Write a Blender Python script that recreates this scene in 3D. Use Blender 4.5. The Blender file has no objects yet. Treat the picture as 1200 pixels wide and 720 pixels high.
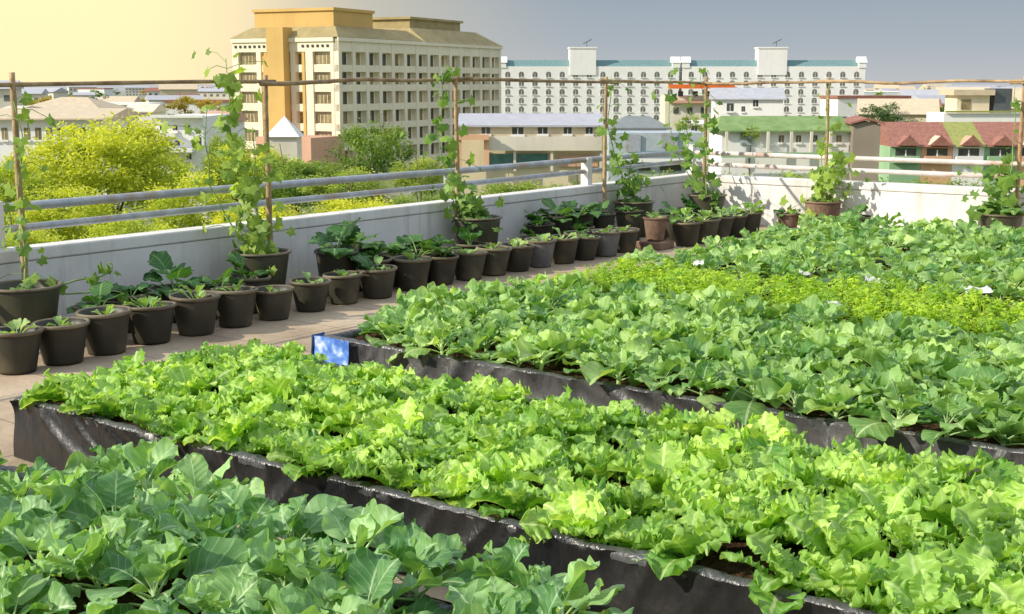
import bpy, math, random
from mathutils import Vector, Matrix, noise
R=math.radians; PI=math.pi
random.seed(11)
rnd=random.random; uni=random.uniform
S=bpy.context.scene; COL=S.collection

# ------------------------------------------------------------ camera facts
FPX=1528.0; PITCH=math.atan(263/FPX); YAW=R(37.2); H=1.9
FW=Vector((-math.sin(YAW),math.cos(YAW),0)); RT=Vector((math.cos(YAW),math.sin(YAW),0))
GZ=-12.5                                   # street level below the roof terrace
def ray(px,py):
    x=(px-600)/FPX; y=-(py-360)/FPX
    f=math.cos(PITCH)+y*math.sin(PITCH); u=-math.sin(PITCH)+y*math.cos(PITCH)
    return x,f,u
def at(px,py,d):
    x,f,u=ray(px,py); t=d/f
    p=FW*d+RT*(x*t); p.z=H+u*t
    return p
def zz(py,d): return at(600,py,d).z
def wid(p0,p1,py,d): return (at(p1,py,d)-at(p0,py,d)).length

# ------------------------------------------------------------ materials
def newmat(n):
    m=bpy.data.materials.new(n); m.use_nodes=True
    nt=m.node_tree; b=nt.nodes['Principled BSDF']; return m,nt,b
def N(nt,t,**k):
    n=nt.nodes.new(t)
    for a,v in k.items():
        if a in n.inputs.keys(): n.inputs[a].default_value=v
        else: setattr(n,a,v)
    return n
def mth(nt,op,a,b=None,c=None,clamp=False):
    n=nt.nodes.new('ShaderNodeMath'); n.operation=op; n.use_clamp=clamp
    for i,v in enumerate((a,b,c)):
        if v is None: continue
        if isinstance(v,(int,float)): n.inputs[i].default_value=v
        else: nt.links.new(v,n.inputs[i])
    return n.outputs[0]
def mixc(nt,f,a,b,mode='MIX'):
    n=nt.nodes.new('ShaderNodeMix'); n.data_type='RGBA'; n.blend_type=mode
    for i,v in ((0,f),(6,a),(7,b)):
        if isinstance(v,(int,float)): n.inputs[i].default_value=v
        elif isinstance(v,tuple): n.inputs[i].default_value=(*v,1) if len(v)==3 else v
        else: nt.links.new(v,n.inputs[i])
    return n.outputs[2]
def ramp(nt,fac,stops):
    n=nt.nodes.new('ShaderNodeValToRGB'); e=n.color_ramp.elements
    while len(e)<len(stops): e.new(.5)
    for i,(p,c) in enumerate(stops): e[i].position=p; e[i].color=(*c,1)
    nt.links.new(fac,n.inputs[0]); return n.outputs[0]
def mat_noise(name,c1,c2,scale=4,rough=.8,bump=.2,bscale=None,c3=None,detail=6,dist=.02,spec=.3,metal=0,coord='Object',rand=0):
    m,nt,b=newmat(name); tc=N(nt,'ShaderNodeTexCoord')
    n1=N(nt,'ShaderNodeTexNoise',Scale=scale,Detail=detail,Roughness=.65)
    nt.links.new(tc.outputs[coord],n1.inputs['Vector'])
    col=ramp(nt,n1.outputs['Fac'],[(.32,c1),(.68,c2)])
    if c3:
        n3=N(nt,'ShaderNodeTexNoise',Scale=scale*.27,Detail=4,Roughness=.7); nt.links.new(tc.outputs[coord],n3.inputs['Vector'])
        col=mixc(nt,ramp(nt,n3.outputs['Fac'],[(.52,(0,0,0)),(.68,(1,1,1))]),col,c3)
    if rand:
        oi=N(nt,'ShaderNodeObjectInfo'); r=mth(nt,'MULTIPLY_ADD',oi.outputs['Random'],rand,1-rand/2)
        hs=N(nt,'ShaderNodeHueSaturation'); nt.links.new(r,hs.inputs['Value']); nt.links.new(col,hs.inputs['Color']); col=hs.outputs[0]
    nt.links.new(col,b.inputs['Base Color']); b.inputs['Roughness'].default_value=rough
    b.inputs['Specular IOR Level'].default_value=spec; b.inputs['Metallic'].default_value=metal
    if bump:
        n2=N(nt,'ShaderNodeTexNoise',Scale=bscale or scale*6,Detail=5); nt.links.new(tc.outputs[coord],n2.inputs['Vector'])
        bp=N(nt,'ShaderNodeBump',Strength=bump,Distance=dist); nt.links.new(n2.outputs['Fac'],bp.inputs['Height'])
        nt.links.new(bp.outputs[0],b.inputs['Normal'])
    return m
def mat_leaf(name,dark,light,rib,trans=.35,veins=True,ribw=.07,rough=.5,spec=.35,sat=1.0,rand=.35,vamt=.55):
    m,nt,b=newmat(name); tc=N(nt,'ShaderNodeTexCoord'); oi=N(nt,'ShaderNodeObjectInfo')
    at_=N(nt,'ShaderNodeAttribute',attribute_name='tint')
    nz=N(nt,'ShaderNodeTexNoise',Scale=14,Detail=4); nt.links.new(tc.outputs['Object'],nz.inputs['Vector'])
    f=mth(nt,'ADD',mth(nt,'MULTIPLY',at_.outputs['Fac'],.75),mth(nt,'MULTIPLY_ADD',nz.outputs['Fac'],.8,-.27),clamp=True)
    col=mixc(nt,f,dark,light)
    if veins:
        sp=N(nt,'ShaderNodeSeparateXYZ'); nt.links.new(tc.outputs['UV'],sp.inputs[0])
        u=mth(nt,'MULTIPLY',mth(nt,'ABSOLUTE',mth(nt,'SUBTRACT',sp.outputs[0],.5)),2)
        mr=N(nt,'ShaderNodeMapRange',interpolation_type='SMOOTHSTEP'); mr.inputs[1].default_value=ribw; mr.inputs[2].default_value=ribw*.4
        nt.links.new(u,mr.inputs[0])
        fr=mth(nt,'FRACT',mth(nt,'ADD',mth(nt,'MULTIPLY',mth(nt,'SUBTRACT',sp.outputs[1],mth(nt,'MULTIPLY',mth(nt,'POWER',u,.8),.34)),5.2),mth(nt,'ADD',mth(nt,'MULTIPLY',nz.outputs['Fac'],1.1),mth(nt,'MULTIPLY',at_.outputs['Fac'],7))))
        tri=mth(nt,'ABSOLUTE',mth(nt,'SUBTRACT',fr,.5))
        mv=N(nt,'ShaderNodeMapRange',interpolation_type='SMOOTHSTEP'); mv.inputs[1].default_value=.09; mv.inputs[2].default_value=.02
        nt.links.new(tri,mv.inputs[0])
        vv=mth(nt,'MAXIMUM',mr.outputs[0],mth(nt,'MULTIPLY',mv.outputs[0],vamt))
        col=mixc(nt,mth(nt,'MULTIPLY',vv,.8),col,rib)
        bh=mth(nt,'ADD',mth(nt,'MULTIPLY',tri,1.3),mth(nt,'MULTIPLY',nz.outputs['Fac'],.7))
    else: bh=nz.outputs['Fac']
    n9=N(nt,'ShaderNodeTexNoise',Scale=9,Detail=5,Roughness=.7); nt.links.new(tc.outputs['Object'],n9.inputs['Vector'])
    col=mixc(nt,ramp(nt,n9.outputs['Fac'],[(.60,(0,0,0)),(.72,(.55,.55,.55))]),col,(.50,.47,.10))
    hs=N(nt,'ShaderNodeHueSaturation',Saturation=sat)
    nt.links.new(mth(nt,'MULTIPLY_ADD',oi.outputs['Random'],rand,1-rand/2),hs.inputs['Value'])
    nt.links.new(mth(nt,'MULTIPLY_ADD',oi.outputs['Random'],-.03,.515),hs.inputs['Hue'])
    nt.links.new(col,hs.inputs['Color']); col=hs.outputs[0]
    nt.links.new(col,b.inputs['Base Color']); b.inputs['Roughness'].default_value=rough
    b.inputs['Specular IOR Level'].default_value=spec
    bp=N(nt,'ShaderNodeBump',Strength=.35,Distance=.006); nt.links.new(bh,bp.inputs['Height']); nt.links.new(bp.outputs[0],b.inputs['Normal'])
    tr=N(nt,'ShaderNodeBsdfTranslucent'); tcg=mixc(nt,1.0,col,(1.0,1.0,.35),'MULTIPLY')
    hs2=N(nt,'ShaderNodeHueSaturation',Value=1.6); nt.links.new(tcg,hs2.inputs['Color']); nt.links.new(hs2.outputs[0],tr.inputs['Color'])
    mx=N(nt,'ShaderNodeMixShader',Fac=trans); nt.links.new(b.outputs[0],mx.inputs[1]); nt.links.new(tr.outputs[0],mx.inputs[2])
    out=[n for n in nt.nodes if n.type=='OUTPUT_MATERIAL'][0]; nt.links.new(mx.outputs[0],out.inputs['Surface'])
    return m
def streaky(name,c,rough,var):
    m,nt,b=newmat(name); tc=N(nt,'ShaderNodeTexCoord'); g=tc.outputs['Object']
    mp=N(nt,'ShaderNodeMapping'); mp.inputs['Scale'].default_value=(1.6,1.6,.16); nt.links.new(g,mp.inputs[0])
    a=N(nt,'ShaderNodeTexNoise',Scale=1.0,Detail=6,Roughness=.7); nt.links.new(mp.outputs[0],a.inputs[0])
    d=N(nt,'ShaderNodeTexNoise',Scale=.18,Detail=5); nt.links.new(g,d.inputs[0])
    col=ramp(nt,d.outputs['Fac'],[(.35,tuple(x*(1-var) for x in c)),(.65,tuple(min(1,x*(1+var*.5)) for x in c))])
    col=mixc(nt,ramp(nt,a.outputs['Fac'],[(.52,(0,0,0)),(.78,(.35,.35,.35))]),col,tuple(x*.65 for x in c))
    nt.links.new(col,b.inputs['Base Color']); b.inputs['Roughness'].default_value=rough; return m
def flat(name,c,rough=.7,spec=.3,metal=0,var=.12,scale=1.2):
    if 'wall' in name or name in('hotel_white','warm_white','tan_render','white_wall_far'): return streaky(name,c,rough,var)
    c1=tuple(x*(1-var) for x in c); c2=tuple(min(1,x*(1+var)) for x in c)
    return mat_noise(name,c1,c2,scale=scale,rough=rough,bump=0,spec=spec,metal=metal,detail=5)

M={}
M['kale']=mat_leaf('kale_leaf',(.06,.21,.03),(.54,.75,.27),(.62,.76,.42),trans=.35,rough=.5,spec=.4,vamt=.38)
M['kale_big']=mat_leaf('cabbage_leaf',(.045,.18,.035),(.44,.68,.28),(.56,.72,.42),trans=.32,rough=.46,spec=.45,vamt=.38)
M['lettuce']=mat_leaf('lettuce_leaf',(.12,.34,.03),(.58,.77,.20),(.70,.84,.38),trans=.36,rough=.42,spec=.4,vamt=.3,rand=.4,ribw=.1)
M['celery']=mat_leaf('celery_leaf',(.16,.34,.02),(.52,.70,.06),(.4,.55,.12),trans=.35,veins=False,rough=.5)
M['vine']=mat_leaf('vine_leaf',(.05,.14,.02),(.34,.50,.09),(.4,.55,.15),trans=.4,veins=False)
M['gourd']=mat_leaf('squash_leaf',(.03,.11,.025),(.12,.27,.07),(.3,.45,.15),trans=.3,ribw=.09)
M['sprout']=mat_leaf('seedling_leaf',(.16,.32,.08),(.42,.60,.20),(.55,.68,.35),trans=.35)
M['stem']=mat_noise('green_stem',(.16,.28,.06),(.30,.42,.12),scale=20,rough=.5,bump=0)
M['tree_y']=mat_leaf('sun_tinted_crown',(.16,.25,.02),(.66,.69,.10),(.4,.4,.1),trans=.45,veins=False,rand=.25)  # warm yellow light is put into these leaf colours
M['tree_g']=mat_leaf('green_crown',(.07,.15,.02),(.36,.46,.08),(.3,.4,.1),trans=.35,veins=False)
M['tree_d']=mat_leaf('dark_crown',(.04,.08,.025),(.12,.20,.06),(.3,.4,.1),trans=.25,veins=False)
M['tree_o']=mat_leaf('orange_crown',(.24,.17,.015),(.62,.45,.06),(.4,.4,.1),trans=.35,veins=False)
M['bark']=mat_noise('bark',(.10,.07,.045),(.22,.17,.11),scale=9,rough=.9,bump=.6)
M['bamboo']=mat_noise('bamboo',(.24,.15,.075),(.52,.37,.20),scale=5,rough=.6,bump=.3,bscale=30,c3=(.14,.08,.04),rand=.3)
M['soil']=mat_noise('soil',(.018,.011,.007),(.10,.055,.03),scale=22,rough=1,bump=1,bscale=50,dist=.03,spec=.1,c3=(.14,.07,.035))
M['pipe']=mat_noise('galvanised_pipe',(.34,.37,.41),(.55,.57,.60),scale=6,rough=.45,bump=.1,metal=.35,c3=(.42,.34,.27))
M['pipe_w']=mat_noise('painted_pipe',(.55,.48,.44),(.76,.70,.66),scale=5,rough=.5,bump=.1,c3=(.45,.30,.22))
M['white']=flat('white_paint',(.78,.77,.74)); M['cream']=flat('cream_wall',(.72,.62,.42)); M['white2']=flat('white_wall_far',(.86,.84,.80),var=.04,scale=.15)
M['hotelw']=flat('hotel_white',(.82,.74,.55),var=.08,scale=.12); M['tan']=flat('tan_render',(.62,.40,.12),var=.1,scale=.2)
M['hroof']=mat_noise('hotel_roof',(.30,.24,.11),(.42,.34,.16),scale=.5,rough=.8,bump=.2,dist=.1)
M['teal']=flat('teal_roof',(.16,.27,.27)); M['glass']=flat('dark_glass',(.055,.06,.05),rough=.15,spec=.6,var=.5,scale=.4)
M['glass_t']=flat('teal_glass',(.05,.17,.16),rough=.15,spec=.6,var=.4)
M['glass_w']=flat('warm_glass',(.24,.19,.09),rough=.25,spec=.5,var=.5,scale=.5)
M['greyroof']=flat('grey_metal_roof',(.44,.44,.47),rough=.5); M['dgrey']=flat('dark_grey_metal',(.22,.24,.24)); M['bluegrey']=flat('blue_grey_panel',(.42,.47,.50))
M['greenroof']=mat_noise('green_roof',(.15,.24,.08),(.25,.36,.13),scale=.9,rough=.8,bump=.2)
M['redroof']=mat_noise('red_tiles',(.24,.10,.075),(.40,.19,.14),scale=2.5,rough=.85,bump=.3,bscale=8,dist=.05)
M['gtile']=mat_noise('olive_tiles',(.24,.27,.07),(.36,.37,.12),scale=2.5,rough=.85,bump=.3,bscale=8,dist=.05)
M['pink']=flat('pink_wall',(.62,.36,.24)); M['peach']=flat('peach_wall',(.72,.42,.24)); M['mint']=flat('mint_wall',(.30,.48,.27)); M['brownwall']=flat('brown_wall',(.30,.25,.19),var=.2,scale=.8)
M['orange']=flat('orange_roof',(.75,.17,.04)); M['tanroof']=flat('tan_roof',(.60,.49,.34)); M['lightwarm']=flat('warm_white',(.74,.68,.55))
M['dark']=flat('dark_recess',(.05,.05,.045)); M['steel']=flat('dark_steel',(.09,.10,.10),rough=.4,spec=.5)
M['glass_far']=flat('haze_tinted_glass',(.17,.17,.15),rough=.3,var=.4,scale=.3)  # distant windows: aerial haze mixed into the base colour
M['tree_f']=mat_leaf('haze_tinted_crown',(.13,.17,.11),(.27,.32,.19),(.3,.4,.1),trans=.2,veins=False)  # distant leaves paled, the haze is painted into their greens
M['styro']=flat('white_foam',(.62,.62,.60),var=.25,scale=12)

# wall of the terrace: weathered white paint with hairline and stains
def mat_parapet():
    m,nt,b=newmat('parapet_paint'); tc=N(nt,'ShaderNodeTexCoord'); g=tc.outputs['Object']
    n1=N(nt,'ShaderNodeTexNoise',Scale=1.3,Detail=7,Roughness=.7); nt.links.new(g,n1.inputs[0])
    mp=N(nt,'ShaderNodeMapping'); mp.inputs['Scale'].default_value=(6,6,.5); nt.links.new(g,mp.inputs[0])
    n2=N(nt,'ShaderNodeTexNoise',Scale=1.5,Detail=5); nt.links.new(mp.outputs[0],n2.inputs[0])
    c=ramp(nt,n1.outputs['Fac'],[(.3,(.62,.60,.56)),(.6,(.80,.78,.74))])
    c=mixc(nt,ramp(nt,n2.outputs['Fac'],[(.55,(0,0,0)),(.78,(.6,.6,.6))]),c,(.42,.38,.33))
    nt.links.new(c,b.inputs['Base Color']); b.inputs['Roughness'].default_value=.75
    bp=N(nt,'ShaderNodeBump',Strength=.15,Distance=.01); nt.links.new(n1.outputs['Fac'],bp.inputs['Height']); nt.links.new(bp.outputs[0],b.inputs['Normal'])
    return m
M['parapet']=mat_parapet()
def mat_floor():
    m,nt,b=newmat('terrace_concrete'); tc=N(nt,'ShaderNodeTexCoord'); g=tc.outputs['Object']
    n1=N(nt,'ShaderNodeTexNoise',Scale=.9,Detail=8,Roughness=.7); nt.links.new(g,n1.inputs[0])
    n2=N(nt,'ShaderNodeTexNoise',Scale=30,Detail=4); nt.links.new(g,n2.inputs[0])
    br=N(nt,'ShaderNodeTexBrick',Scale=1.0); br.offset=0; br.inputs['Mortar Size'].default_value=.008; br.inputs['Brick Width'].default_value=1.2; br.inputs['Row Height'].default_value=.8
    br.inputs['Color1'].default_value=(1,1,1,1); br.inputs['Color2'].default_value=(.86,.86,.86,1); br.inputs['Mortar'].default_value=(.45,.45,.45,1)
    nt.links.new(g,br.inputs[0])
    c=ramp(nt,n1.outputs['Fac'],[(.3,(.28,.20,.13)),(.5,(.50,.38,.25)),(.7,(.64,.51,.36))])
    c=mixc(nt,.8,c,br.outputs[0],'MULTIPLY'); c=mixc(nt,.5,c,ramp(nt,n2.outputs['Fac'],[(.3,(.7,.7,.7)),(.7,(1,1,1))]),'MULTIPLY')
    nt.links.new(c,b.inputs['Base Color']); b.inputs['Roughness'].default_value=.8
    bp=N(nt,'ShaderNodeBump',Strength=.3,Distance=.01); nt.links.new(n2.outputs['Fac'],bp.inputs['Height']); nt.links.new(bp.outputs[0],b.inputs['Normal'])
    return m
M['floor']=mat_floor()
def mat_plastic(name,c1,c2,rough=.33,bs=.8):
    m,nt,b=newmat(name); tc=N(nt,'ShaderNodeTexCoord'); g=tc.outputs['Object']
    n1=N(nt,'ShaderNodeTexNoise',Scale=2.2,Detail=6,Roughness=.7); nt.links.new(g,n1.inputs[0])
    mp=N(nt,'ShaderNodeMapping'); mp.inputs['Scale'].default_value=(1,1,.28); nt.links.new(g,mp.inputs[0])
    n2=N(nt,'ShaderNodeTexNoise',Scale=13,Detail=3,Distortion=1.2); nt.links.new(mp.outputs[0],n2.inputs[0])
    n3=N(nt,'ShaderNodeTexNoise',Scale=60,Detail=3); nt.links.new(g,n3.inputs[0])
    nt.links.new(ramp(nt,n1.outputs['Fac'],[(.35,c1),(.7,c2)]),b.inputs['Base Color'])
    nt.links.new(mth(nt,'MULTIPLY_ADD',n1.outputs['Fac'],.35,rough-.12),b.inputs['Roughness'])
    h=mth(nt,'ADD',mth(nt,'MULTIPLY',n2.outputs['Fac'],1),mth(nt,'MULTIPLY',n3.outputs['Fac'],.12))
    bp=N(nt,'ShaderNodeBump',Strength=bs,Distance=.03); nt.links.new(h,bp.inputs['Height']); nt.links.new(bp.outputs[0],b.inputs['Normal'])
    b.inputs['Specular IOR Level'].default_value=.6
    return m
M['liner']=mat_plastic('black_liner',(.006,.008,.010),(.026,.023,.020),rough=.30,bs=.25)
M['liner_grey']=mat_plastic('grey_sheen_liner',(.03,.03,.033),(.12,.115,.11),rough=.42,bs=.4)  # grey sheen of the lit plastic painted as base colour
M['hem']=mat_plastic('liner_hem',(.03,.032,.036),(.13,.13,.13),rough=.3)
M['pot']=mat_noise('black_pot_plastic',(.026,.024,.015),(.058,.052,.034),scale=3,rough=.5,bump=.1,c3=(.15,.12,.07),rand=.8,spec=.4)
M['potrim']=mat_noise('pot_rim_plastic',(.09,.075,.045),(.24,.20,.13),scale=6,rough=.5,bump=.1,rand=.5)
M['potbig']=mat_noise('large_pot_plastic',(.04,.042,.022),(.085,.08,.045),scale=2,rough=.45,bump=.1,c3=(.10,.095,.07),spec=.45)
M['potgrey']=mat_noise('grey_pot_plastic',(.10,.10,.095),(.19,.185,.17),scale=4,rough=.6,bump=.1,c3=(.08,.07,.06))
M['terra']=mat_noise('brown_pot',(.12,.07,.045),(.27,.18,.12),scale=5,rough=.8,bump=.2)
def mat_sack():
    m,nt,b=newmat('printed_sack'); tc=N(nt,'ShaderNodeTexCoord'); g=tc.outputs['Object']
    v=N(nt,'ShaderNodeTexNoise',Scale=16,Detail=3); nt.links.new(g,v.inputs[0])
    nt.links.new(ramp(nt,v.outputs['Fac'],[(.42,(.05,.15,.50)),(.56,(.12,.27,.65)),(.72,(.55,.64,.80))]),b.inputs['Base Color']); b.inputs['Roughness'].default_value=.45
    return m
M['sack']=mat_sack()
def mat_ground():
    m,nt,b=newmat('town_ground'); tc=N(nt,'ShaderNodeTexCoord'); g=tc.outputs['Object']
    n1=N(nt,'ShaderNodeTexNoise',Scale=.02,Detail=8,Roughness=.75); nt.links.new(g,n1.inputs[0])
    c=ramp(nt,n1.outputs['Fac'],[(.35,(.09,.13,.03)),(.5,(.16,.19,.06)),(.62,(.30,.27,.20)),(.75,(.36,.33,.28))])
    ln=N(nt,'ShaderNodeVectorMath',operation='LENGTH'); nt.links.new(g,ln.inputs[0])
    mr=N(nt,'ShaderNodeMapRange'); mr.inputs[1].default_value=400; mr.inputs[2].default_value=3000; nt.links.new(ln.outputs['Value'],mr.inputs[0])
    c=mixc(nt,mr.outputs[0],c,(.34,.34,.34))  # far ground greyed: distance haze painted into the colour
    nt.links.new(c,b.inputs['Base Color']); b.inputs['Roughness'].default_value=.95; return m
M['ground']=mat_ground()

# ------------------------------------------------------------ mesh helper
class MB:
    def __init__(s): s.v=[]; s.f=[]; s.uv=[]; s.t=[]; s.mi=[]; s.tint=.5; s.m=0
    def vert(s,p): s.v.append(tuple(p)); s.t.append(s.tint); return len(s.v)-1
    def face(s,ids,uv=None):
        s.f.append(tuple(ids)); s.uv.append(uv or [(.25,.5)]*len(ids)); s.mi.append(s.m)
    def poly(s,pts,uv=None): s.face([s.vert(p) for p in pts],uv)
    def box(s,x0,x1,y0,y1,z0,z1):
        P=[s.vert(p) for p in ((x0,y0,z0),(x1,y0,z0),(x1,y1,z0),(x0,y1,z0),(x0,y0,z1),(x1,y0,z1),(x1,y1,z1),(x0,y1,z1))]
        for q in ((3,2,1,0),(4,5,6,7),(0,1,5,4),(1,2,6,5),(2,3,7,6),(3,0,4,7)): s.face([P[i] for i in q])
    def prism(s,poly,axis,a,b):                       # polygon in (u,z) swept along axis 'x' or 'y'
        def pt(u,z,w): return (w,u,z) if axis=='x' else (u,w,z)
        A=[s.vert(pt(u,z,a)) for u,z in poly]; B=[s.vert(pt(u,z,b)) for u,z in poly]; n=len(poly)
        s.face(A[::-1]); s.face(B)
        for i in range(n): s.face((A[i],A[(i+1)%n],B[(i+1)%n],B[i]))
    def tube(s,pts,rad,n=7,cap=True,uvc=False):
        pts=[Vector(p) for p in pts]; rings=[]
        for i,p in enumerate(pts):
            d=(pts[min(i+1,len(pts)-1)]-pts[max(i-1,0)]); d=d.normalized() if d.length>1e-9 else Vector((0,0,1))
            a=d.orthogonal().normalized() if abs(d.z)>.9 else d.cross(Vector((0,0,1))).normalized()
            b=d.cross(a); r=rad[i] if isinstance(rad,(list,tuple)) else rad
            rings.append([s.vert(p+(a*math.cos(2*PI*k/n)+b*math.sin(2*PI*k/n))*r) for k in range(n)])
        for i in range(len(rings)-1):
            for k in range(n): s.face((rings[i][k],rings[i][(k+1)%n],rings[i+1][(k+1)%n],rings[i+1][k]),[(.5,.5)]*4 if uvc else None)
        if cap: s.face(rings[0][::-1],[(.5,.5)]*n); s.face(rings[-1],[(.5,.5)]*n)
    def lathe(s,prof,n=28,c=(0,0),wob=0):
        rings=[]
        for r,z in prof: rings.append([s.vert((c[0]+r*math.cos(2*PI*k/n)*(1+wob*math.sin(2*PI*k/n*2)),c[1]+r*math.sin(2*PI*k/n),z)) for k in range(n)])
        for i in range(len(rings)-1):
            for k in range(n): s.face((rings[i][k],rings[i][(k+1)%n],rings[i+1][(k+1)%n],rings[i+1][k]))
        return rings
    def leaf(s,base,az,el,L,W,pet=.3,bend=.8,cup=.2,ruf=0,rfreq=20,jag=0,nu=5,nv=7,sh=(.5,.45),twist=0,tint=None,pr=.004,fold=0):
        if tint is not None: s.tint=tint
        p=Vector(base); h=Vector((math.cos(az),math.sin(az),0)); side=Vector((-math.sin(az),math.cos(az),0))
        e=el; npt=3; pp=[p.copy()]
        for i in range(npt):
            p=p+(h*math.cos(e)+Vector((0,0,math.sin(e))))*(L*pet/npt); pp.append(p.copy()); e-=bend*pet/npt*.6
        s.tube(pp,[pr*1.3,pr,pr*.9,pr*.7],n=4,cap=False,uvc=True)
        a,b=sh; mxv=max((t/40)**a*(1-t/40)**b for t in range(1,40)); rows=[]; ph=uni(0,6.3); bl=L*(1-pet)
        for j in range(nv+1):
            t=j/nv; tt=min(max(t,.03),.985); w=W*.5*(tt**a*(1-tt)**b)/mxv
            d=h*math.cos(e)+Vector((0,0,math.sin(e))); nrm=-h*math.sin(e)+Vector((0,0,math.cos(e)))
            tw=twist*t; sd=side*math.cos(tw)+nrm*math.sin(tw); nn=nrm*math.cos(tw)-side*math.sin(tw)
            row=[]
            for i in range(nu+1):
                u=-1+2*i/nu; au=abs(u)
                off=cup*w*u*u+fold*w*au
                lat=u*w
                if ruf:
                    off+=ruf*au**1.6*math.sin(t*rfreq+ph+(1.7 if u<0 else 0)+u*1.5)*(.4+t*.6)
                    lat*=1+jag*au*math.sin(t*rfreq*1.63+ph*2+(2 if u<0 else 0))
                    off+=ruf*.5*math.sin(u*6+ph)*t*(1 if j>nv*.7 else .3)
                row.append(s.vert(p+sd*lat+nn*off-d*(.55*bl*au*au*max(0,t-.4)**2+.15*bl*au*au*max(0,.4-t))))
            rows.append(row); p=p+d*(bl/nv); e-=bend/nv*(.5+t)
        for j in range(nv):
            for i in range(nu):
                s.face((rows[j][i],rows[j][i+1],rows[j+1][i+1],rows[j+1][i]),[(i/nu,j/nv),((i+1)/nu,j/nv),((i+1)/nu,(j+1)/nv),(i/nu,(j+1)/nv)])
    def mesh(s,name,mats,smooth=False):
        me=bpy.data.meshes.new(name); me.from_pydata(s.v,[],s.f)
        uvl=me.uv_layers.new(name='UVMap'); flat_=[c for uv in s.uv for q in uv for c in q]; uvl.data.foreach_set('uv',flat_)
        a=me.attributes.new('tint','FLOAT','POINT'); a.data.foreach_set('value',s.t)
        mats=mats if isinstance(mats,(list,tuple)) else [mats]
        for m in mats: me.materials.append(m)
        if len(mats)>1: me.polygons.foreach_set('material_index',s.mi)
        if smooth: me.polygons.foreach_set('use_smooth',[True]*len(s.f))
        me.update(); return me
    def build(s,name,mats,parent=None,smooth=False):
        return link(name,s.mesh(name,mats,smooth),parent)
def link(name,data,parent=None):
    o=bpy.data.objects.new(name,data); COL.objects.link(o)
    if parent: o.parent=parent
    return o
def tag(o,label=None,cat=None,group=None,kind=None):
    if label: o['label']=label
    if cat: o['category']=cat
    if group: o['group']=group
    if kind: o['kind']=kind
    return o
def empty(name,loc,rz=0,label=None,cat=None,group=None):
    o=bpy.data.objects.new(name,None); COL.objects.link(o); o.location=loc; o.rotation_euler=(0,0,rz); o.empty_display_size=.2
    return tag(o,label,cat,group)
KIDS={}
def copy_tree(o,parent=None):
    c=o.copy(); COL.objects.link(c)
    if parent: c.parent=parent
    for ch in [x for x in o.children]: copy_tree(ch,c)
    return c

# ------------------------------------------------------------ the setting
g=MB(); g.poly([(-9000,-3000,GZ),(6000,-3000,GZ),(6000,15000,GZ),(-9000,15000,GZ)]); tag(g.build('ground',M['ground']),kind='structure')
g=MB(); g.box(-9.15,6,-3,16.15,GZ,-.15); tag(g.build('own_building',M['lightwarm']),'pale block of flats under the roof terrace','building')
g=MB(); g.box(-9.15,6,-3,16.15,-.147,0); tag(g.build('terrace_floor',M['floor']),kind='structure')
def parapet(name,label,x0,x1,y0,y1,inx,iny):
    g=MB(); g.box(x0,x1,y0,y1,0,.55); 
    c=.012; g.box(x0-c if not inx else x0,x1+(c if inx else 0),y0-(c if iny else 0),y1,.553,.65)
    o=g.build(name,M['parapet']); bv=o.modifiers.new('b','BEVEL'); bv.width=.012; bv.segments=2
    tag(o,label,'wall'); return o
parapet('parapet_wall','white painted low parapet in shade running along the long side behind the pots',-9.15,-8.95,-3,16.15,True,False)
parapet('parapet_wall','sunlit white low parapet across the far end of the terrace',-8.94,6,15.95,16.15,False,True)
# drain stains / fixings on the left parapet
for y,z in ((6.9,.47),(9.3,.44),(12.2,.42)):
    g=MB(); g.tube([(-8.95,y,z),(-8.90,y,z-.005),(-8.90,y,z-.05)],.012,8)
    tag(g.build('drain_spout',M['dgrey']),'small drain spout on the shaded parapet, at '+{6.9:'its left end',9.3:'its middle',12.2:'the right, before the white post'}[y],'drain spout')

# railing on the parapets
def railing(label,root,runs,mat,posts):
    t=empty('pipe_railing',root,0,label,'railing')
    for pts,r in runs:
        g=MB(); P=[]
        for a,b in zip(pts[:-1],pts[1:]):
            for k in range(8):
                q=Vector(a).lerp(Vector(b),k/8); P.append(q+Vector((0,0,.004*math.sin(k*1.3+a[1]))))
        P.append(Vector(pts[-1])); g.tube([q-Vector(root) for q in P],r,10); g.build('rail',mat,t,True)
    for (x,y,w,z) in posts:
        g=MB(); g.box(x-w-root[0],x+w-root[0],y-w-root[1],y+w-root[1],.648-root[2],z-root[2]); g.build('post',M['white'] if w>.04 else mat,t)
    return t
railing('grey galvanised twin pipe railing on the long shaded parapet',(-9.05,6,.65),
 [([(-9.05,-3,.965),(-9.05,5.5,.965),(-9.05,16.05,.955)],.036),([(-9.05,-3,.80),(-9.05,5.5,.80),(-9.05,16.05,.82)],.030)],M['pipe'],
 [(-9.05,5.40,.085,1.02),(-9.05,13.45,.05,.985),(-9.05,8.05,.018,.96),(-9.05,10.75,.018,.96),(-9.05,16.05,.05,1.05)])
railing('pinkish white twin pipe railing on the sunlit far parapet',(-6,16.05,.65),
 [([(-8.98,16.05,.945),(6,16.05,.94)],.032),([(-8.98,16.05,.79),(6,16.05,.79)],.032)],M['pipe_w'],
 [(-6.95,16.05,.05,.98),(-4.5,16.05,.025,.95),(-1.5,16.05,.025,.95)])

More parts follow.
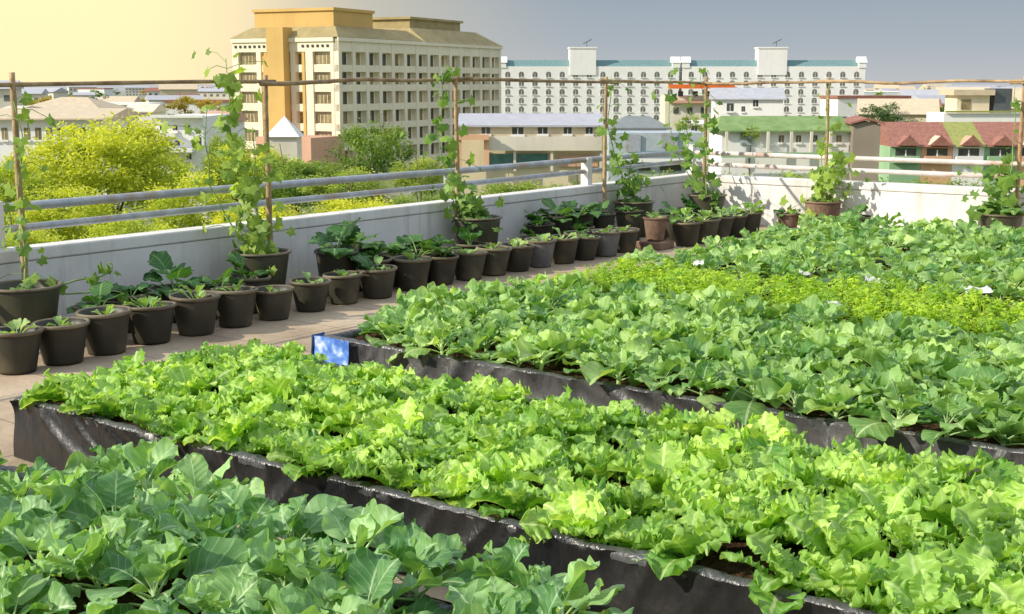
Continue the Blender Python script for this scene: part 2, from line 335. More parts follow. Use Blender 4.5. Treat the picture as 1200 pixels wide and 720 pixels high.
# bamboo poles and beams
def bamboo(name,a,b,r,label,cat,group=None,seg=10,wob=.012):
    a=Vector(a); b=Vector(b); g=MB(); n=seg*4; pts=[]; rr=[]
    sd=rnd()*50
    for i in range(n+1):
        t=i/n; p=a.lerp(b,t); k=noise.noise_vector(Vector((t*3+sd,sd,0)))*wob; p+=k
        pts.append(p-a); rr.append(r*(1-.25*t)*(1.13 if i%4==0 else (1.0 if i%4==2 else 1.02)))
    g.tube(pts,rr,8); o=g.build(name,M['bamboo'],None,True); o.location=a; return tag(o,label,cat,group)
poles=[((-8.80,5.52),'leftmost upright bamboo pole rising from the large pot at the left edge'),
 ((-8.80,7.99),'upright bamboo pole behind the second large pot from the left'),
 ((-8.80,10.64),'upright bamboo pole in front of the big pale hotel right side'),
 ((-8.80,13.48),'upright bamboo pole beside the white railing post'),
 ((-8.72,15.85),'upright bamboo pole standing in the far corner of the terrace'),
 ((-6.96,15.85),'upright orange brown pole at the sunlit wall in front of the green roof'),
 ((-4.56,15.85),'rightmost upright pole at the sunlit wall in front of the red roofs')]
for (x,y),lb in poles: bamboo('bamboo_pole',(x,y,0),(x+uni(-.03,.03),y+uni(-.04,.04),1.97),.027,lb,'pole')
bm=[((-8.84,-2,1.87),(-8.80,8.1,1.905)),((-8.77,7.9,1.90),(-8.82,10.9,1.945)),((-8.83,10.5,1.935),(-8.77,13.7,1.90)),((-8.78,13.3,1.915),(-8.74,15.95,1.90)),
    ((-8.9,15.83,1.90),(-6.8,15.80,1.90)),((-7.1,15.78,1.905),(-4.4,15.80,1.915)),((-4.7,15.83,1.90),(2,15.80,1.93))]
bl=['horizontal bamboo beam at upper left from the frame edge to the second pole','horizontal bamboo beam across the front of the pale hotel','horizontal bamboo beam ending at the pole by the white post','short horizontal bamboo beam reaching the far corner',
    'horizontal bamboo beam from the corner over the orange awning','horizontal bamboo beam between the two poles of the sunlit wall','horizontal bamboo beam running out of frame at upper right']
for (a,b),lb in zip(bm,bl): bamboo('bamboo_beam',a,b,.020,lb,'beam',seg=12,wob=.03)

# ------------------------------------------------------------ crops
def kale_mesh(k,L=.17,W=.13,n=9,mat='kale',h=.06):
    g=MB(); az=rnd()*6.3
    if h>0: g.tint=.8; g.tube([(0,0,-.03),(0,0,h)],[.012,.009],6,uvc=True)
    for i in range(n):
        t=i/n; az+=2.4+uni(-.3,.3); el=R(25+50*t+uni(-10,10)); s=1.05-.5*t+uni(-.12,.12)
        g.leaf((0,0,h*(.35+.6*t)),az,el,L*s*1.5,W*s*uni(.85,1.15),pet=uni(.35,.45),bend=uni(.5,1.5)*(1.1-.4*t),cup=uni(-.35,.6),ruf=W*uni(.05,.13),rfreq=uni(8,15),jag=.04,nu=8,nv=14,sh=(uni(.36,.5),uni(.34,.5)),twist=uni(-.9,.9),fold=uni(-.15,.4),tint=rnd()**1.3*.95,pr=.004*L/.17)
    return g.mesh('leafy_rosette',M[mat],True)
def lettuce_mesh(k):
    g=MB(); az=rnd()*6.3; n=13
    for i in range(n):
        t=i/n; az+=2.4+uni(-.35,.35); el=R(28+48*t+uni(-12,12)); s=1.05-.42*t+uni(-.15,.12)
        g.leaf((0,0,0),az,el,.25*s,.14*s*uni(.85,1.25),pet=.12,bend=uni(.35,1.25),cup=uni(-.1,.3),ruf=.023*s,rfreq=uni(28,40),jag=.06,nu=8,nv=24,sh=(.62,.28),twist=uni(-.7,.7),tint=.05+.75*t+.25*rnd(),pr=.006,fold=uni(0,.3))
    return g.mesh('curly_lettuce_leaves',M['lettuce'],True)
def palm_leaf(g,c,nrm,up,s,lobes=5,deep=.45):
    nrm=Vector(nrm).normalized(); a=Vector(up)-nrm*Vector(up).dot(nrm); a=a.normalized() if a.length>1e-4 else nrm.orthogonal().normalized(); b=nrm.cross(a)
    ctr=g.vert(Vector(c)); K=lobes*2; ids=[]
    for k in range(K+1):
        th=-2.5+5.0*k/K; r=s*(1 if k%2==1 else deep)*(1-.22*abs(th)/2.5)
        if k in(0,K): r=s*.25
        ids.append(g.vert(Vector(c)+a*math.cos(th)*r+b*math.sin(th)*r-nrm*(.12*r)*uni(.3,1.6)))
    for k in range(K): g.face((ctr,ids[k],ids[k+1]))
def celery_mesh(k):
    g=MB(); n=16
    for i in range(n):
        az=rnd()*6.3; el=R(uni(48,85)); L=uni(.12,.21); d=Vector((math.cos(az)*math.cos(el),math.sin(az)*math.cos(el),math.sin(el)))
        e=d*L; g.tint=.9; g.tube([(0,0,0),d*L*.6,e],.003,4,cap=False)
        for j in range(6):
            g.tint=uni(.1,1); q=e+Vector((uni(-.035,.035),uni(-.035,.035),uni(-.03,.03)))
            palm_leaf(g,q,(uni(-.6,.6),uni(-.6,.6),1),(math.cos(az+uni(-1,1)),math.sin(az+uni(-1,1)),.2),uni(.02,.034),3,.5)
    return g.mesh('celery_foliage',M['celery'],False)
def squash_mesh(k,n=9,L=.15,h=.12,R_=.18):
    g=MB()
    for i in range(n):
        az=rnd()*6.3; el=R(uni(20,75)); 
        g.leaf((0,0,0),az,el,L*uni(1.1,1.7),L*uni(.9,1.2),pet=.5,bend=uni(.8,2.0),cup=uni(-.2,.2),ruf=.008,rfreq=14,jag=.12,nu=6,nv=7,sh=(.35,.4),tint=uni(.1,.9),twist=uni(-.4,.4),pr=.004)
    return g.mesh('broad_leaves',M['gourd'],True)
def sprout_mesh(k):
    g=MB(); n=random.choice((5,6,7,8)); az=rnd()*6
    for i in range(n):
        az+=2.3+uni(-.3,.3); t=i/n
        g.leaf((0,0,0),az,R(uni(25,70)),uni(.08,.13),uni(.045,.07),pet=.42,bend=uni(.4,1.3),cup=.3,ruf=.004,rfreq=10,nu=5,nv=7,sh=(.6,.35),tint=uni(.2,1),twist=uni(-.4,.4),pr=.003)
    return g.mesh('seedling_leaves',M['sprout'],True)
KALE=[kale_mesh(k,L=uni(.14,.17),W=uni(.14,.17),n=random.choice((11,12,13)),h=uni(.05,.1)) for k in range(9)]
KFAR=[kale_mesh(k,L=uni(.14,.17),W=uni(.12,.15),n=9,h=uni(.05,.09)) for k in range(6)]
KBIG=[kale_mesh(k,L=uni(.18,.215),W=uni(.16,.19),n=random.choice((11,12,14)),mat='kale_big',h=uni(.12,.19)) for k in range(9)]
LETT=[lettuce_mesh(k) for k in range(10)]
CEL=[celery_mesh(k) for k in range(6)]
SQ=[squash_mesh(k) for k in range(6)]
SP=[sprout_mesh(k) for k in range(8)]

def side_sheet(g,p0,p1,nrm,ztop,zbot,seed,amp=.02,du=.04,nz=9):
    p0=Vector(p0); p1=Vector(p1); L=(p1-p0).length; n=max(4,int(L/du)); nrm=Vector(nrm); rows=[]
    for i in range(n+1):
        t=i/n; s=t*L; base=p0.lerp(p1,t); col=[]
        fold=abs(math.sin(s*5.1+2.2*noise.noise(Vector((s*.8,seed,0)))))**3
        for j in range(nz+1):
            v=j/nz; z=ztop+(zbot-ztop)*v
            sh=1.1*noise.noise(Vector((s*.55,seed,7))); x=s+sh*v*.9
            o=amp*.9*noise.noise(Vector((x*2.0,seed,v*.9)))*(.3+v)
            q=noise.noise(Vector((x*4.2,seed+3,v*.45))); o+=amp*.75*max(0,1-abs(q)*4.5)**2*(1-.35*v)
            q=noise.noise(Vector((x*9.5,seed+5,v*.8))); o+=amp*.4*max(0,1-abs(q)*5)**2*(1-v)
            o+=amp*.7*fold*(1-v)*(.4+.6*abs(noise.noise(Vector((s,seed,3)))))
            if j==0: z+=.006*noise.noise(Vector((s*6,seed,1)))
            col.append(g.vert(base+nrm*(o+.012+.03*v*v)+Vector((0,0,z))))
        rows.append(col)
    for i in range(n):
        for j in range(nz): g.face((rows[i][j],rows[i][j+1],rows[i+1][j+1],rows[i+1][j]))
def bed(x0,x1,y0,y1,zt,label,seed,zs=None,corner=None,amp=.03,lm='liner'):
    zs=zs or zt-.035
    t=empty('raised_bed',((x0+x1)/2,(y0+y1)/2,0),0,label,'raised bed'); cx,cy=(x0+x1)/2,(y0+y1)/2
    g=MB(); X0,X1,Y0,Y1=x0-cx,x1-cx,y0-cy,y1-cy
    side_sheet(g,(X0,Y0,0),(X1,Y0,0),(0,-1,0),zt,.004,seed,amp=amp,du=.02,nz=14); side_sheet(g,(X1,Y1,0),(X0,Y1,0),(0,1,0),zt,.004,seed+1,du=.15,nz=4)
    side_sheet(g,(X0,Y1,0),(X0,Y0,0),(-1,0,0),zt,.004,seed+2); side_sheet(g,(X1,Y0,0),(X1,Y1,0),(1,0,0),zt,.004,seed+3,du=.15,nz=4)
    g.build('liner',M[lm],t,True)
    # gathered hem lying over the rim
    g=MB(); pts=[]; ring=[(X0,Y0),(X1,Y0),(X1,Y1),(X0,Y1),(X0,Y0)]
    for (ax,ay),(bx,by) in zip(ring[:-1],ring[1:]):
        L=math.hypot(bx-ax,by-ay); n=int(L/.03)
        for i in range(n): q=i/n; pts.append((ax+(bx-ax)*q,ay+(by-ay)*q,L*q))
    prof=[(-.016,-.03),(-.018,-.008),(-.008,.006),(.012,.010),(.035,.004),(.05,-.028)]
    cols=[]
    for i,(x,y,s) in enumerate(pts):
        ix=(1 if x<=X0+.001 else (-1 if x>=X1-.001 else 0)); iy=(1 if y<=Y0+.001 else(-1 if y>=Y1-.001 else 0))
        w=noise.noise(Vector((x*7,y*7,seed))); w2=noise.noise(Vector((x*22,y*22,seed+4))); w3=noise.noise(Vector((x*1.3,y*1.3,seed+7)))
        cols.append([g.vert((x+ix*a*(1+.5*w)+ .004*w2,y+iy*a*(1+.5*w)+.006*w2,zt+b+.010*w+.007*w2+.012*w3*(1 if j>0 else .4))) for j,(a,b) in enumerate(prof)])
    for i in range(len(cols)):
        c0=cols[i]; c1=cols[(i+1)%len(cols)]
        for j in range(len(prof)-1): g.face((c0[j],c1[j],c1[j+1],c0[j+1]))
    g.build('liner_hem',M['hem'],t,True)
    g=MB(); nx=int((x1-x0)/.07); ny=max(4,int((y1-y0)/.07)); ids=[]
    for i in range(nx+1):
        ids.append([g.vert((X0+.02+(X1-X0-.04)*i/nx,Y0+.02+(Y1-Y0-.04)*j/ny,zs+.03*noise.noise(Vector((i*.35,j*.35,seed)))+.012*noise.noise(Vector((i*1.3,j*1.3,seed))))) for j in range(ny+1)])
    for i in range(nx):
        for j in range(ny): g.face((ids[i][j],ids[i+1][j],ids[i+1][j+1],ids[i][j+1]))
    g.build('soil',M['soil'],t,True)
    if corner:
        g=MB(); side_sheet(g,(X0,Y0-.06,0),(X0+.30,Y0-.06,0),(0,-1,0),zt+.02,.10,seed+5,amp=.006,du=.03)
        side_sheet(g,(X0-.03,Y0+.06,0),(X0-.03,Y0-.06,0),(-1,0,0),zt+.02,.10,seed+6,amp=.006,du=.03)
        o=g.build('sack_cover',M['sack'],t,True); o['label']='blue and white printed plastic sack wrapped round the bed corner'
    return zs
def plant_rows(name,meshes,x0,x1,y0,y1,z,dx,dy,lab,cat,group,sc=(.85,1.15),jit=.22,skip=.03,tilt=10,labf=None,keep=None,sfn=None):
    ny=max(1,round((y1-y0)/dy)); nx=round((x1-x0)/dx); out=[]
    for j in range(ny+1):
        for i in range(nx+1):
            if rnd()<skip: continue
            x=x0+(x1-x0)*(i+(.5 if j%2 else 0)*.8)/nx+uni(-jit,jit)*dx; y=y0+(y1-y0)*j/ny+uni(-jit,jit)*dy
            if x>x1+.05 or (keep and not keep(x,y)): continue
            o=link(name,random.choice(meshes)); s=uni(*sc)*(sfn(x,y) if sfn else 1); o.scale=(s,s,s*uni(.85,1.15)); o.location=(x,y,z)
            o.rotation_euler=(R(uni(-tilt,tilt)),R(uni(-tilt,tilt)),uni(0,6.28))
            tag(o,labf(x,y,i,j,nx,ny) if labf else lab,cat,group); out.append(o)
    return out
# A nearest
zs=bed(-6.05,-1.72,1.25,2.93,.30,'raised bed nearest the camera under large grey green cabbage leaves',1)
plant_rows('cabbage_plant',KBIG,-5.85,-1.86,1.35,2.90,zs,.27,.285,'large grey green broad leaved cabbage plant in the nearest bed at lower left','cabbage','cabbage plants in the nearest bed',sc=(.85,1.08),skip=0,tilt=16,keep=lambda x,y:y<2.83 if x<-4.3 else True,sfn=lambda x,y:.93 if (x<-3.9 and y>2.2) else 1)
# B lettuce
zs=bed(-5.96,1.2,3.66,5.22,.30,'long raised bed in black plastic liner filled with curly light green lettuce',21,amp=.036)
plant_rows('lettuce_plant',LETT,-5.82,.6,3.79,5.02,zs,.27,.27,'curly bright green lettuce plant in the black lined middle bed','lettuce','lettuce plants in the middle bed',sc=(.82,1.12),skip=.03,tilt=12)
# C kale
zs=bed(-5.9,.9,5.78,7.95,.30,'kale bed with grey crinkled plastic sides and blue sack at its left corner',41,corner=True,amp=.045,lm='liner_grey')
plant_rows('kale_plant',KALE,-5.78,-.1,5.87,7.88,zs,.255,.25,'young grey green kale plant in the bed with the blue sack corner','kale','kale plants in the bed with the blue sack corner',sc=(.9,1.2),skip=.02,keep=lambda x,y:not(x<-5.55 and y<6.0))
# D celery
zs=bed(-5.9,.9,8.10,9.35,.28,'raised bed of low yellow green celery between the two kale beds',61)
plant_rows('celery_plant',CEL,-5.82,-.9,8.18,9.28,zs,.20,.185,'low yellow green celery plant in the narrow strip between the kale beds','celery','celery plants in the narrow strip',sc=(.85,1.15),skip=.02)
# E, F far kale
zs=bed(-5.95,.9,9.62,11.5,.30,'raised bed of kale beyond the yellow green celery strip',81)
plant_rows('broccoli_plant',KFAR,-5.82,-2.0,9.72,11.4,zs,.30,.28,'green leafy broccoli seedling in the bed just beyond the celery strip','broccoli plant','broccoli seedlings beyond the celery strip',sc=(.9,1.2),skip=.01)
zs=bed(-6.0,.9,11.7,13.75,.30,'farthest raised bed of leafy green plants in front of the sunlit parapet',91)
plant_rows('collard_plant',KFAR,-5.88,-2.9,11.8,13.65,zs,.30,.29,'green leafy collard plant in the farthest bed before the sunlit parapet','collard plant','collard plants in the farthest bed',sc=(.9,1.25),skip=.01)

# white scraps along the celery strip
def scrap(x,y,z,s,lab):
    s*=.45; g=MB(); n=7; ids=[[g.vert(((i/n-.5)*s*(1+.2*noise.noise(Vector((j,x,0)))),(j/n-.5)*s*.6*(1+.3*noise.noise(Vector((i,y,2)))),.03*noise.noise(Vector((i*.6,j*.6,x*9))))) for j in range(n+1)] for i in range(n+1)]
    for i in range(n):
        for j in range(n): g.face((ids[i][j],ids[i+1][j],ids[i+1][j+1],ids[i][j+1]))
    o=g.build('plastic_scrap',M['styro'],None,True); o.location=(x,y,z); o.rotation_euler=(R(22),R(uni(-10,10)),uni(.3,.9)); tag(o,lab,'plastic scrap')
for a in ((-5.25,9.47,.43,.20,'white plastic scrap at the left end of the celery strip'),(-4.30,9.47,.42,.2,'white plastic scrap among leaves beyond the middle of the celery strip'),
          (-3.75,9.48,.42,.24,'white plastic scrap at the celery edge right of the middle'),(-2.95,9.46,.42,.42,'large white plastic sheet at the right end of the celery strip'),
          (-3.42,8.02,.46,.24,'white plastic scrap between the kale and the near edge of the celery')):
    scrap(*a)

# ------------------------------------------------------------ pots
def pot_parts(t,r,h,mat,rimmat,soilz=.82):
    g=MB(); g.lathe([(.001,.004),(r*.68,.004),(r*.70,.02),(r*.93,h*.9),(r*.93,h*.99),(r*.88,h*.99),(r*.86,h*.75)],30)
    g.build('pot',mat,t,True)
    g=MB(); rr=g.lathe([(r*.925,h-.022),(r*.985,h-.020),(r*1.02,h-.012),(r*1.02,h-.002),(r*.99,h+.004),(r*.93,h+.003),(r*.885,h-.004),(r*.88,h-.02)],30); g.build('rim',rimmat,t,True)
    g=MB(); c=g.vert((0,0,h*soilz+.015)); rings=[]
    for q in (.45,.86):
        rings.append([g.vert((r*q*math.cos(2*PI*k/20),r*q*math.sin(2*PI*k/20),h*soilz+.012*noise.noise(Vector((k,q*5,r*40))))) for k in range(20)])
    for k in range(20):
        g.face((c,rings[0][k],rings[0][(k+1)%20])); g.face((rings[0][k],rings[1][k],rings[1][(k+1)%20],rings[0][(k+1)%20]))
    g.build('soil',M['soil'],t,True)
proto=empty('potted_plant',(0,0,0)); pot_parts(proto,.165,.25,M['pot'],M['potrim'])
protos=[proto]
p2=empty('potted_plant',(0,0,0)); pot_parts(p2,.158,.26,M['potgrey'],M['potrim']); protos.append(p2)
p3=empty('potted_plant',(0,0,0)); pot_parts(p3,.165,.34,M['pot'],M['pot']); protos.append(p3)
p4=empty('potted_plant',(0,0,0)); pot_parts(p4,.145,.26,M['terra'],M['terra']); protos.append(p4)
used=set()
def put_pot(pi,x,y,z,s,mesh,ps,label,group=None,ph=None):
    src=protos[pi]
    if pi in used: o=copy_tree(src)
    else: o=src; used.add(pi)
    for ch in list(o.children):                     # the copied source may already carry a plant
        if ch.name.startswith('plant'): bpy.data.objects.remove(ch)
    o.location=(x,y,z); o.rotation_euler=(R(uni(-2,2)),R(uni(-2,2)),uni(0,6.28)); o.scale=(s,s,s*uni(.94,1.06))
    tag(o,label,'potted plant',group)
    if mesh:
        h={0:.2,1:.205,2:.28,3:.21}[pi]; p=link('plant',mesh,o); p.location=(uni(-.02,.02),uni(-.02,.02),h); p.scale=(ps,ps,ps*uni(.9,1.2)); p.rotation_euler=(0,0,uni(0,6.28))
    return o
ORD=['first','second','third','fourth','fifth','sixth','seventh','eighth','ninth','tenth','eleventh','twelfth','thirteenth','fourteenth','fifteenth','sixteenth','seventeenth','eighteenth','nineteenth','twentieth','twenty-first','twenty-second','twenty-third','twenty-fourth']
front=[(-7.76,4.77),(-7.77,5.13),(-7.82,5.52),(-7.87,5.95),(-7.88,6.37),(-7.89,6.77),(-7.88,7.17),(-7.93,7.63),(-7.97,8.07),(-7.95,8.48),(-8.0,9.0),(-8.01,9.42),(-7.98,9.81),(-7.98,10.2),(-7.97,10.58),(-7.95,10.96),(-7.93,11.34),(-7.90,11.70),(-7.88,12.10),(-7.90,12.52)]
GF='small black pots in the front row along the parapet'
for i,(x,y) in enumerate(front):
    pi=1 if i in (15,18) else 0
    lab=('small grey' if pi else 'small dark plastic')+' pot with a pale seedling, '+ORD[i]+' from the left in the front row'
    put_pot(pi,x,y,0,uni(1.04,1.13)*(1.04 if i<5 else 1),random.choice(SP),uni(.95,1.45),lab,GF)
rear=[(-8.40,6.15,0,1),(-8.45,6.62,0,3),(-8.25,6.98,0,1),(-8.34,8.35,2,3),(-8.52,8.72,2,3),(-8.36,9.1,0,1),(-8.45,9.5,0,1),(-8.4,9.9,0,1),(-8.5,11.72,2,1),(-8.55,12.15,2,3),(-8.55,12.55,2,3),(-8.5,12.95,2,1),(-8.35,13.35,2,1),(-8.38,12.3,0,1),(-8.1,11.9,0,1),(-8.15,5.7,0,1),(-8.2,9.3,0,3),(-8.3,7.25,0,1),(-8.28,8.75,0,1),(-8.3,10.25,0,1),(-8.3,11.35,0,1)]
rear.sort(key=lambda q:q[1])
GR='dark pots in the rear row against the parapet'
for i,(x,y,pi,kind) in enumerate(rear):
    big=kind==3
    lab=('dark pot overflowing with broad squash leaves, ' if big else 'dark pot with small leafy plant, ')+ORD[i]+' from the left in the rear row'
    put_pot(pi,x,y,0,uni(1.05,1.2),random.choice(SQ),(uni(1.2,1.55) if big else uni(.8,1.1)),lab,GR)
o=put_pot(3,-7.78,13.0,.09,1.0,random.choice(SP),1.3,'brown pot with a grey stain standing on a low block beside the pot row')
g=MB(); g.box(-.17,.17,-.16,.16,0,.088); o=g.build('brick_block',M['terra']); o.location=(-7.78,13.0,0); bv=o.modifiers.new('b','BEVEL'); bv.width=.01; tag(o,'low reddish block under the stained brown pot','block')
cor=[(-7.62,13.45,0),(-7.58,13.82,0),(-7.6,14.2,0),(-7.62,14.6,0),(-7.6,15.0,0),(-8.0,13.75,2),(-8.02,14.2,2),(-7.2,15.3,3),(-6.3,15.35,0)]
for i,(x,y,pi) in enumerate(cor):
    if i==7: lab='reddish brown pot with drooping leaves near the foot of the sunlit wall'
    elif i==8: lab='dark pot hidden behind the far leaves at the foot of the sunlit wall'
    elif i>=5: lab='tall dark pot with dark broad leaves, '+('nearer' if i==5 else 'farther')+' one of two before the corner'
    else: lab='dark pot with upright green leaves, '+ORD[i]+' of the short row leading to the far corner'
    put_pot(pi,x,y,0,1.12 if pi==0 else 1,random.choice(SQ if i>=5 else KFAR),uni(.7,.95) if i<5 else uni(1,1.2),lab)

# large pots with climbing vines
def vine(g,gs,path,nl,spread,size,top=1.0,dens=None):
    gs.tube(path,[.008*(1-.5*i/len(path)) for i in range(len(path))],5)
    n=len(path)
    for i in range(nl):
        t=(rnd()**1.35)*top; k=t*(n-1); a=int(min(k,n-2)); p=path[a].lerp(path[a+1],k-a)
        d=Vector((uni(-1,1),uni(-1,1),uni(-.5,.5))); q=p+d*spread*(uni(.15,1)*(.5+1.1*abs(math.sin(k*1.7+p.x*9))))
        if rnd()<.45: gs.tube([p,(p+q)/2+Vector((0,0,.03)),q],.003,4,cap=False)
        g.tint=uni(.05,1); palm_leaf(g,q,(d.x*.8+uni(-.5,.5)+.2,d.y*.8-.5+uni(-.5,.5),uni(-.1,1)),(d.x,d.y,-.5),size*uni(.45,1.15),5,.72)
def big_pot(x,y,r,h,label,vines,bush=0,bushm=None,lean=(0,0),mat=None):
    t=empty('potted_vine',(x,y,0),0,label,'potted plant')
    pot_parts(t,r,h,mat or M['potbig'],mat or M['potrim'],.86)
    if vines:
        g=MB(); gs=MB()
        for (ex,ey,ez,nl,sp,sz) in vines:
            nl=int(nl*(.62 if ez>1.2 else .9))
            P=[]; n=14; sd=rnd()*40
            for i in range(n+1):
                q=i/n; b=Vector((0,0,h*.86)).lerp(Vector((ex-x,ey-y,ez)),q); f=min(1,q*3)
                b=Vector(((ex-x)*min(1,q*2.2),(ey-y)*min(1,q*2.2),h*.86+(ez-h*.86)*q)); b+=noise.noise_vector(Vector((q*4,sd,1)))*.07*f; P.append(b)
            vine(g,gs,P,nl,sp,sz)
        v=g.build('vine_leaves',M['vine'],t); gs.build('vine_stem',M['stem'],t,True)
    if bush: p=link('broad_leaves',bushm,t); p.location=(0,0,h*.86); p.scale=(bush,bush,bush)
    return t
big_pot(-8.50,5.32,.27,.45,'large dark round pot at the left edge with a drooping vine up the leftmost pole',[(-8.72,5.5,1.75,75,.18,.075),(-8.35,5.95,.55,16,.07,.075),(-8.2,5.9,.32,5,.04,.07)])
big_pot(-8.52,7.62,.26,.46,'second large pot from the left, its bushy vine reaching the beam',[(-8.78,7.55,2.1,190,.27,.085),(-8.7,7.75,1.5,80,.24,.08),(-8.8,7.3,1.7,60,.2,.08)])
big_pot(-8.62,10.75,.26,.50,'large dark pot with spreading leaves and a thin vine in front of the cream warehouse',[(-8.78,10.35,2.05,110,.25,.09),(-8.8,10.5,1.3,40,.18,.08),(-8.6,10.6,.75,34,.22,.1)],1.25,SQ[1])
big_pot(-8.64,13.9,.26,.44,'large dark pot right of the white railing post with a vine on the pole',[(-8.78,13.55,1.98,70,.2,.09),(-8.7,13.9,1.0,75,.25,.085)])
big_pot(-8.40,15.35,.26,.44,'large black pot in the far corner with a tall tangled vine',[(-8.68,15.7,2.05,90,.26,.09),(-8.6,15.1,1.5,50,.25,.09),(-8.75,14.9,1.9,40,.28,.1)])
big_pot(-6.85,15.55,.24,.42,'wide brown rimmed pot at the sunlit wall with a vine on the middle pole',[(-6.92,15.7,1.9,55,.2,.085),(-6.8,15.65,1.05,110,.34,.095)],mat=M['terra'])
big_pot(-4.62,15.5,.26,.40,'large dark pot at the far right with a bushy papaya like plant',[(-4.58,15.7,1.9,30,.15,.085),(-4.7,15.6,.95,90,.3,.12)],1.7,SQ[3])

# ------------------------------------------------------------ trees
def tree_meshes(seed,nleaf,leaf,clumps,mat,wisp=.0):
    random.seed(seed); g=MB(); C=[]
    for i in range(clumps):
        while True:
            d=Vector((uni(-1,1),uni(-1,1),uni(-.75,1)))
            if .35<d.length<1: break
        C.append((Vector((d.x*.8,d.y*.8,d.z*.8)),uni(.13,.30),uni(.1,.9)))
    for i in range(nleaf):
        c,r,tn=random.choice(C); d=Vector((random.gauss(0,.5),random.gauss(0,.5),random.gauss(0,.42)))*r; p=c+d
        if wisp: p.z+=abs(random.gauss(0,wisp))*.5
        g.tint=min(1,max(0,tn*.8+.30*(d.z/r)+uni(-.12,.12)+.40*p.z+.25*(p.length-.6)))  # painted crown shading: light top and outside, dark bottom and inside
        n=Vector((uni(-1,1),uni(-1,1),uni(-.2,1))).normalized(); a=n.orthogonal().normalized(); b=n.cross(a); th=rnd()*6.3
        u=(a*math.cos(th)+b*math.sin(th))*leaf*uni(.6,1.3); w=(b*math.cos(th)-a*math.sin(th))*leaf*uni(.3,.6)
        g.poly([p-u,p-w+n*leaf*.15,p+u,p+w])
    t=MB(); t.tube([(0,0,0),(.02,0,.5),(-.01,.02,1.0)],[.045,.032,.02],7)
    for i in range(7):
        a=rnd()*6.3; z=uni(.45,.95); e=Vector((math.cos(a)*uni(.15,.35),math.sin(a)*uni(.15,.35),z+uni(.2,.45))); t.tube([(0,0,z),e*.5+Vector((0,0,z*.5)),e],[.02,.013,.006],5)
    return g,t
TM=[]
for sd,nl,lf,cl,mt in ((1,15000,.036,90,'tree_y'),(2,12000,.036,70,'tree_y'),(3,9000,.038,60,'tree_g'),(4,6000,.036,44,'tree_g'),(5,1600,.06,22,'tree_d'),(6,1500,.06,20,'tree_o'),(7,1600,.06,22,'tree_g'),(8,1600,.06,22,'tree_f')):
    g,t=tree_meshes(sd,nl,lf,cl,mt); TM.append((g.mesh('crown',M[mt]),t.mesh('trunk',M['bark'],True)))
random.seed(77)
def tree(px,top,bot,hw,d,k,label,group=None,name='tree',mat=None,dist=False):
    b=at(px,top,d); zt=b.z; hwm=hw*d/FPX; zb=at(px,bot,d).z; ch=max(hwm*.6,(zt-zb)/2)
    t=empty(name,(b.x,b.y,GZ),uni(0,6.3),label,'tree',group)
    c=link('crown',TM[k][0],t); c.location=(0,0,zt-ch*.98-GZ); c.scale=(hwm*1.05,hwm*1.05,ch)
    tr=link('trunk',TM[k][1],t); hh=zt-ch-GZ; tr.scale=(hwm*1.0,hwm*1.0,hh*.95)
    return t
tree(125,127,265,92,62,0,'large bright yellow green tree filling the left behind the railing',name='broadleaf_tree')
tree(12,185,285,52,55,1,'yellow green tree cut by the left edge of the frame',name='broadleaf_tree')
tree(262,150,240,34,100,2,'green tree hiding the pinkish roof left of the hotel',name='broadleaf_tree')
tree(190,178,250,38,72,1,'sunlit tree in front of the white stepped block',name='broadleaf_tree')
tree(318,170,240,40,95,1,'bright bushy tree before the white pavilion',name='broadleaf_tree')
tree(378,180,240,30,80,3,'small dark green tree before the pink podium of the hotel',name='broadleaf_tree')
tree(35,165,250,40,85,1,'yellow green tree before the long white building at far left',name='broadleaf_tree')
tree(225,196,300,64,50,1,'low sunlit tree below the white stepped building',name='broadleaf_tree')
tree(275,165,250,48,64,1,'green tree between the stepped building and the hotel',name='broadleaf_tree')
tree(345,180,250,60,58,2,'low green tree in front of the hotel base, left of the olive tree',name='broadleaf_tree')
tree(436,130,235,52,85,3,'olive green airy tree standing before the hotel balconies',name='broadleaf_tree')
tree(70,215,300,70,45,1,'yellow green shrubby tree low behind the left railing pipes',name='broadleaf_tree')
tree(405,192,255,58,52,2,'green shrubby tree low behind the railing below the olive tree',name='broadleaf_tree')
tree(492,180,240,40,75,2,'small green tree left of the cream warehouse',name='broadleaf_tree')
for i,(px,tp,hw,d,k) in enumerate(((150,248,60,38,1),(300,232,60,40,0),(20,262,60,34,0),(600,206,55,62,2),(680,203,50,66,3),(770,198,50,70,2),(500,218,50,48,3),(860,196,60,80,3),(940,199,55,80,2),(1030,203,50,82,3),(1100,206,60,80,2),(1180,205,50,80,3),(420,226,60,42,0))):
    tree(px,tp,tp+70,hw,d,k,'low leafy treetop showing just beyond the parapet through the railing','low tree tops beyond the parapet',name='broadleaf_tree')
tree(1085,99,135,13,420,4,'round dark tree rising above the distant town at right',name='broadleaf_tree')
tree(1072,115,142,22,300,4,'dark tree clump left of the tan house with the terrace',name='broadleaf_tree')
tree(1040,118,150,20,260,4,'dark tree beside the white apartment block end',name='broadleaf_tree')
tree(880,146,172,14,140,6,'small green tree in front of the green roofed house',name='broadleaf_tree')
tree(812,133,165,22,130,6,'green tree between the grey shed and the white house',name='broadleaf_tree')
tree(215,107,135,28,260,5,'orange tinted tree on the skyline left of the hotel',name='broadleaf_tree')
tree(245,112,140,18,240,5,'smaller orange tinted tree touching the hotel left side',name='broadleaf_tree')
tree(60,108,128,30,330,5,'orange tinted tree on the skyline above the tan roofs at far left',name='broadleaf_tree')
tree(1150,122,140,14,250,6,'green tree beside the tan house with the terrace',name='broadleaf_tree')

